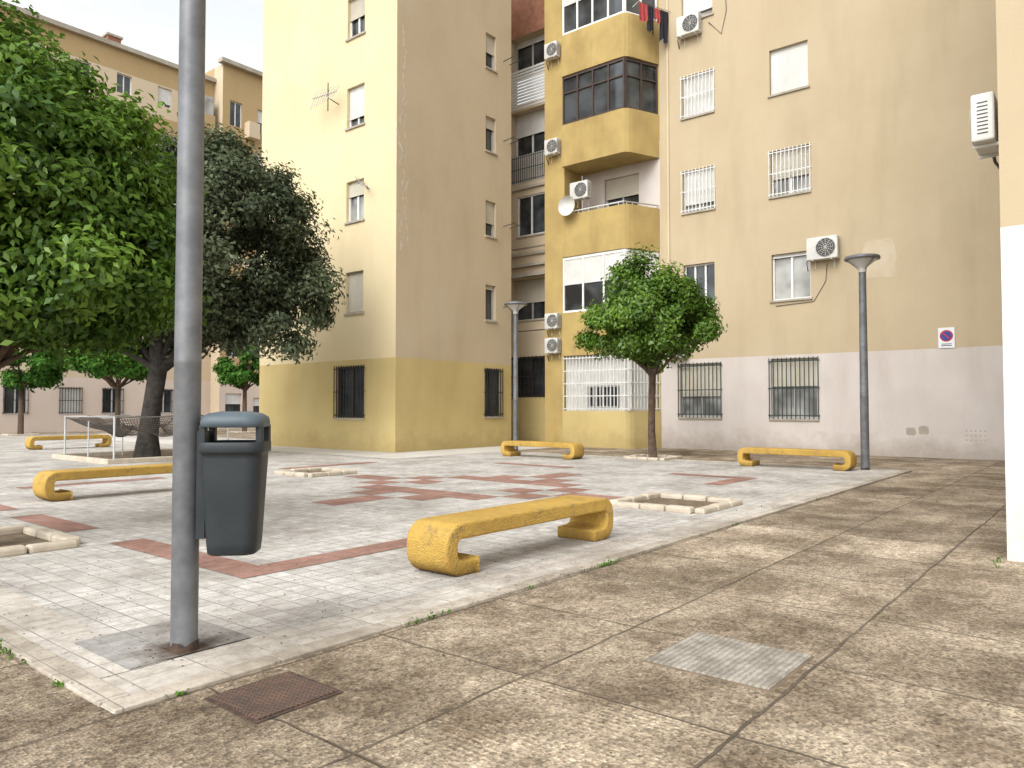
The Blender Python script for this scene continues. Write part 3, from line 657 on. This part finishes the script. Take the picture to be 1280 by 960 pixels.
for p,q in (((24.66,17.3),(24.66,14.55)),((24.66,14.55),(26.05,13.83))):
    mb.tube([(p[0],p[1],9.42),(q[0],q[1],9.42)],[.028]*2,8,'iron_white')
    for k in range(6):
        f=(k+.5)/6; mb.tube([(p[0]+(q[0]-p[0])*f,p[1]+(q[1]-p[1])*f,9.3),(p[0]+(q[0]-p[0])*f,p[1]+(q[1]-p[1])*f,9.42)],[.012]*2,6,'iron_white')
wobj(mb,'balcony_grilles',eB)
mb=MB()
r=random.Random(12)
def blob(cx,cz,w,h,mt,nn,n=22,j=.15):
    mb.face([FB.p(cx+w*max(-1,min(1,1.25*math.cos(6.283*k/n)))*(1+r.uniform(-j,j)),nn,cz+h*max(-1,min(1,1.25*math.sin(6.283*k/n)))*(1+r.uniform(-j,j))) for k in range(n)],mt)
blob(5.95,6.35,.5,.62,'plaster_patch',.004,j=.08); blob(5.1,.8,.14,.12,'concrete_trim',.004,12); blob(4.75,.85,.15,.13,'concrete_trim',.004,12)
for k in range(5):
    for j in range(3): mb.box(FB,3.1+k*.12,3.14+k*.12,.001,.006,.55+j*.14,.59+j*.14,'concrete_trim')
mb.tube([FB.p(7.55,.02,6.4),FB.p(7.6,.02,5.8),FB.p(8.0,.02,5.15),FB.p(9.3,.02,5.1)],[.012]*4,5,'cable_grey')
mb.tube([FB.p(11.7,.02,16),FB.p(11.2,.02,15.4),FB.p(11.0,.02,16.2),FB.p(11.05,.02,17.5)],[.014]*4,5,'cable_grey')
mb.tube([FB.p(13.4,.03,4.1),FB.p(13.4,.03,ROOF)],[.05]*2,8,'plaster_wall_b')
wobj(mb,'wall_marks_and_cables',eB)
ac(FB,7.62,6.5,w=1.0,h=.75); ac(FB,12.4,15.65,w=.9,h=.75); ac(FB,13.0,3.45)
FCc=Fr((24.8,0),(0,1),(-1,0))
for z in (3.75,4.75,11.9,15.9): ac(FCc,17.85,z,w=.62,h=.62)
ac(Fr((25.2,0),(0,1),(-1,0)),16.75,9.95,w=.85,h=.7)
e=empty('satellite_dish',(24.5,16.9,9.35)); mb=MB(); k=mb.mi('ac_white'); n=20
prof=[(.001,0)]+[(.08*q,.012*q*q) for q in range(1,6)]
i0=len(mb.v)
for r_,x_ in prof:
    for a in range(n):
        an=2*math.pi*a/n; mb.v.append((-x_*.6-.1,r_*math.cos(an),.3+r_*math.sin(an)-x_*.3))
for j in range(len(prof)-1):
    for a in range(n):
        b=(a+1)%n; mb.f.append((i0+j*n+a,i0+j*n+b,i0+(j+1)*n+b,i0+(j+1)*n+a)); mb.m.append(k); mb.sm.append(True)
mb.tube([(0,0,-.05),(-.1,0,.3)],[.02]*2,6,'ac_white'); mb.tube([(-.1,0,.0),(-.5,0,.25)],[.01]*2,6,'ac_white')
mb.obj('dish_and_arm',e)
mb=MB(); FCl=Fr((25.3,13.95),(.93,-.36),(-.36,-.93))
for t0,w,z1,hh,mt in ((-.6,.42,16.9,.7,'cloth_red'),(-.15,.3,16.88,1.0,'cloth_black'),(.15,.3,16.88,.5,'cloth_red'),(.45,.45,16.88,1.2,'cloth_black')):
    n=8; P=lambda i,j:FCl.p(t0+w*i/n,.35+.05*math.sin(i*1.7+t0*9)*(j/6+.2),z1-(hh+.08*math.sin(i*1.1+t0*5))*j/6)
    for i in range(n):
        for j in range(6): mb.face([P(i,j),P(i+1,j),P(i+1,j+1),P(i,j+1)],mt,True)
mb.tube([FCl.p(-.7,.35,16.92),FCl.p(1.1,.35,16.92)],[.01]*2,5,'cable_grey')
for t_ in (-.6,1.0): mb.tube([FCl.p(t_,0,16.85),FCl.p(t_,.4,16.92)],[.012]*2,5,'iron_white')
mb.obj('hanging_laundry')
e=empty('no_parking_sign',(26.1,4.08,3.68)); mb=MB(); FSg=Fr((0,0),(0,1),(-1,0))
mb.box(FSg,-.22,.22,.01,.03,-.31,.31,'sign_white')
def disc(r,nn,mt,cz=.06,n=32): mb.face([FSg.p(r*math.cos(2*math.pi*k/n),nn,cz+r*math.sin(2*math.pi*k/n)) for k in range(n)],mt)
disc(.18,.033,'sign_red'); disc(.14,.036,'sign_blue')
c,s_=math.cos(.785),math.sin(.785)
mb.face([FSg.p(c*a-s_*b,.039,.06+s_*a+c*b) for a,b in ((-.14,-.02),(.14,-.02),(.14,.02),(-.14,.02))],'sign_red')
for z in (-.2,-.25): mb.box(FSg,-.14,.14,.031,.033,z,z+.02,'iron_black')
mb.obj('sign_plate',e)

# ---- block D
eD=empty('apartment_building',(16,-5,0)); mb=MB(); FD=Fr((9.1,0),(0,1),(-1,0)); FD2=Fr((0,.92),(1,0),(0,1))
wall(mb,FD,-14,.92,0,ROOF,[(-4,-2.4,1.2,3.0),(-4,-2.4,5,6.5),(-4,-2.4,8.4,9.9)],lambda z:'plaster_white' if z<3.4 else 'plaster_wall_b',(3.4,))
wall(mb,FD2,9.1,22,0,ROOF,[],lambda z:'plaster_white' if z<3.4 else 'plaster_wall_b',(3.4,))
mb.face([(22,.92,0),(22,-14,0),(22,-14,ROOF),(22,.92,ROOF)],'plaster_wall_b'); mb.face([(9.1,-14,ROOF),(22,-14,ROOF),(22,.92,ROOF),(9.1,.92,ROOF)],'concrete_trim')
for z in (1.2,5,8.4): window(mb,FD,-4,-2.4,z,z+(1.8 if z<2 else 1.5),sh=.4,bars=12 if z<2 else None)
wobj(mb,'walls_and_windows',eD)
ac(FD2,9.72,4.42,w=.7,h=.52,d=.22)

# ---- block C
eC=empty('apartment_building',(20,58,0)); FC=Fr((0,52.6),(1,0),(0,-1)); FC2=Fr((0,51.4),(1,0),(0,-1))
rows=[5.6,9.1,12.6,16.1,19.6,23.05]
hC=[]
for u in (4.5,7.4,10.3,13.2,16.2,19.4,22.05,24.85):
    for z in rows: hC.append((u,u+1.0,z,z+1.35))
for u in (3,6,9,12.4,15.8,18.9,21.5,25.0): hC.append((u,u+1.25,1.15,2.85))
mb=MB()
cf=lambda z:'plaster_far_pink' if z<3.5 else ('plaster_far_ochre' if z>24.5 or 21.0<z<22.2 else 'plaster_far_cream')
wall(mb,FC,-6,29.1,0,26,hC,cf,(3.5,21.0,22.2,24.5))
hC2=[]
for z in rows: hC2+= [(29.7,30.7,z-.3,z+1.6),(32.0,33.0,z-.3,z+1.6)]
hC2+=[(29.6,30.9,0.05,2.6),(31.9,32.9,1.1,2.3)]
wall(mb,FC2,29.1,36,0,27.2,hC2,lambda z:'plaster_far_pink' if z<3.5 else 'plaster_far_ochre',(3.5,))
mb.face([(29.1,51.4,0),(29.1,52.6,0),(29.1,52.6,27.2),(29.1,51.4,27.2)],'plaster_far_cream')
mb.face([(-6,52.6,26),(29.1,52.6,26),(29.1,62,26),(-6,62,26)],'concrete_trim'); mb.face([(29.1,51.4,27.2),(36,51.4,27.2),(36,62,27.2),(29.1,62,27.2)],'concrete_trim')
mb.face([(29.1,52.6,26),(29.1,62,26),(29.1,62,27.2),(29.1,52.6,27.2)],'plaster_far_ochre')
mb.box(W0,-6,29.05,52.3,52.75,26.003,26.3,'concrete_trim'); mb.box(W0,28.8,36.2,51.0,51.6,27.203,27.5,'concrete_trim')
mb.box(W0,22.4,23.3,55,56,26.3,27.9,'brick_red'); mb.box(W0,22.3,23.4,54.9,56.1,27.9,28.05,'concrete_trim')
for z in rows[1:]: mb.box(FC2,30.9,31.8,.003,.7,z-1.0,z+.2,'plaster_far_cream'); mb.box(FC,26.6,28.7,.003,.9,z-1.1,z+.1,'plaster_far_ochre'); mb.box(FC,26.7,28.6,.003,.8,z+.103,z+1.5,'glass_curtain')
wobj(mb,'walls',eC)
mb=MB(); r=random.Random(9)
for h in hC: window(mb,FC,*h,sh=r.choice([0,.3,.5,.8,1]),frame='white_frame',sill=False,bars=9 if h[2]<2 else None,barmat='iron_black')
for h in hC2: window(mb,FC2,*h,sh=r.choice([0,.3,.5]),frame='brown_frame' if h[2]<2 else 'white_frame',sill=False)
wobj(mb,'windows',eC)

# ------------------------------------------------------------------ weeds + litter
def scatter(name,pts,mat,L,Wd,seed,up=False):
    rng=random.Random(seed); V=[];F=[];S=[]
    for (x,y,z) in pts:
        a=rng.uniform(0,6.28); l=L*rng.uniform(.5,1.4); w=Wd*rng.uniform(.6,1.3); c,s=math.cos(a),math.sin(a); h=l*rng.uniform(.5,1) if up else rng.uniform(.001,.006)
        i=len(V); V+=[(x,y,z),(x+c*l*.4-s*w/2,y+s*l*.4+c*w/2,z+h*.6),(x+c*l*(.8 if up else 1),y+s*l*(.8 if up else 1),z+h),(x+c*l*.4+s*w/2,y+s*l*.4-c*w/2,z+h*.55)]
        F.append((i,i+1,i+2,i+3)); S+=[rng.random()]*4
    me=bpy.data.meshes.new(name); me.from_pydata(V,[],F); at=me.attributes.new('shade','FLOAT','POINT'); at.data.foreach_set('value',S); me.materials.append(MATS[mat])
    o=bpy.data.objects.new(name,me); COL.objects.link(o)
r=random.Random(17); pts=[]
for (cx,cy,lx,ly,n) in ((6.35,3.95,.12,.02,70),(3.9,3.96,.12,.015,50),(1.68,5.6,.02,.2,70),(1.68,4.6,.015,.06,14),(2.05,3.95,.04,.01,10),(9.5,3.95,.1,.012,14),(8.95,.98,.18,.02,30),(13,3.95,.1,.015,12),(5.1,3.95,.05,.01,8),(10.8,5.4,.5,.5,40)):
    for _ in range(n): pts.append((r.gauss(cx,lx),r.gauss(cy,ly),.002))
scatter('weeds',pts,'weed_green',.035,.015,4,True)
pts=[]
for _ in range(1300): pts.append((r.uniform(1.9,12),4.15+abs(r.gauss(0,2.6)),.013))
for _ in range(350): pts.append((r.uniform(1,12),r.uniform(.2,3.9),.004))
for _ in range(160): pts.append((6+r.gauss(0,1.0),3.98+r.gauss(0,.05),.024))
scatter('fallen_leaves',pts,'dry_leaf',.022,.014,5)

# ------------------------------------------------------------------ light, sky, camera
sd=Vector((-.72,-.12,.72)).normalized()
w=bpy.data.worlds.new('World'); scene.world=w; w.use_nodes=True; nt=w.node_tree
bg=nt.nodes['Background']; sky=_n(nt,'ShaderNodeTexSky'); sky.sky_type='NISHITA'; sky.sun_disc=False
sky.sun_elevation=math.asin(sd.z); sky.sun_rotation=math.atan2(sd.x,sd.y); sky.dust_density=4; sky.air_density=1.5; sky.ozone_density=1
hs=_n(nt,'ShaderNodeHueSaturation'); hs.inputs['Saturation'].default_value=.08; hs.inputs['Value'].default_value=2.1; nt.links.new(sky.outputs[0],hs.inputs['Color'])
tc=_n(nt,'ShaderNodeTexCoord'); cl=ramp(nt,noise(nt,mapping(nt,tc.outputs['Generated'],sc=(1,1,3)),2.2,4,.6),.35,.65,(.93,.95,.98,1),(1.07,1.07,1.07,1))
nt.links.new(mix(nt,1,hs.outputs[0],cl,'MULTIPLY'),bg.inputs['Color']); bg.inputs['Strength'].default_value=.15
sl=bpy.data.lights.new('sun','SUN'); sl.energy=.55; sl.angle=math.radians(25); sl.color=(1,.98,.95)
so=bpy.data.objects.new('sun',sl); COL.objects.link(so); so.rotation_euler=(-sd).to_track_quat('-Z','Y').to_euler(); so.location=(0,0,40)
cam=bpy.data.cameras.new('camera'); cam.sensor_width=36; cam.lens=36*935/1280; cam.clip_end=2000
co=bpy.data.objects.new('camera',cam); COL.objects.link(co); co.location=(0,0,1.55); co.rotation_euler=(math.radians(91.8),0,math.radians(-50.9)); scene.camera=co
scene.view_settings.view_transform='Standard'; scene.view_settings.look='None'; scene.view_settings.exposure=0
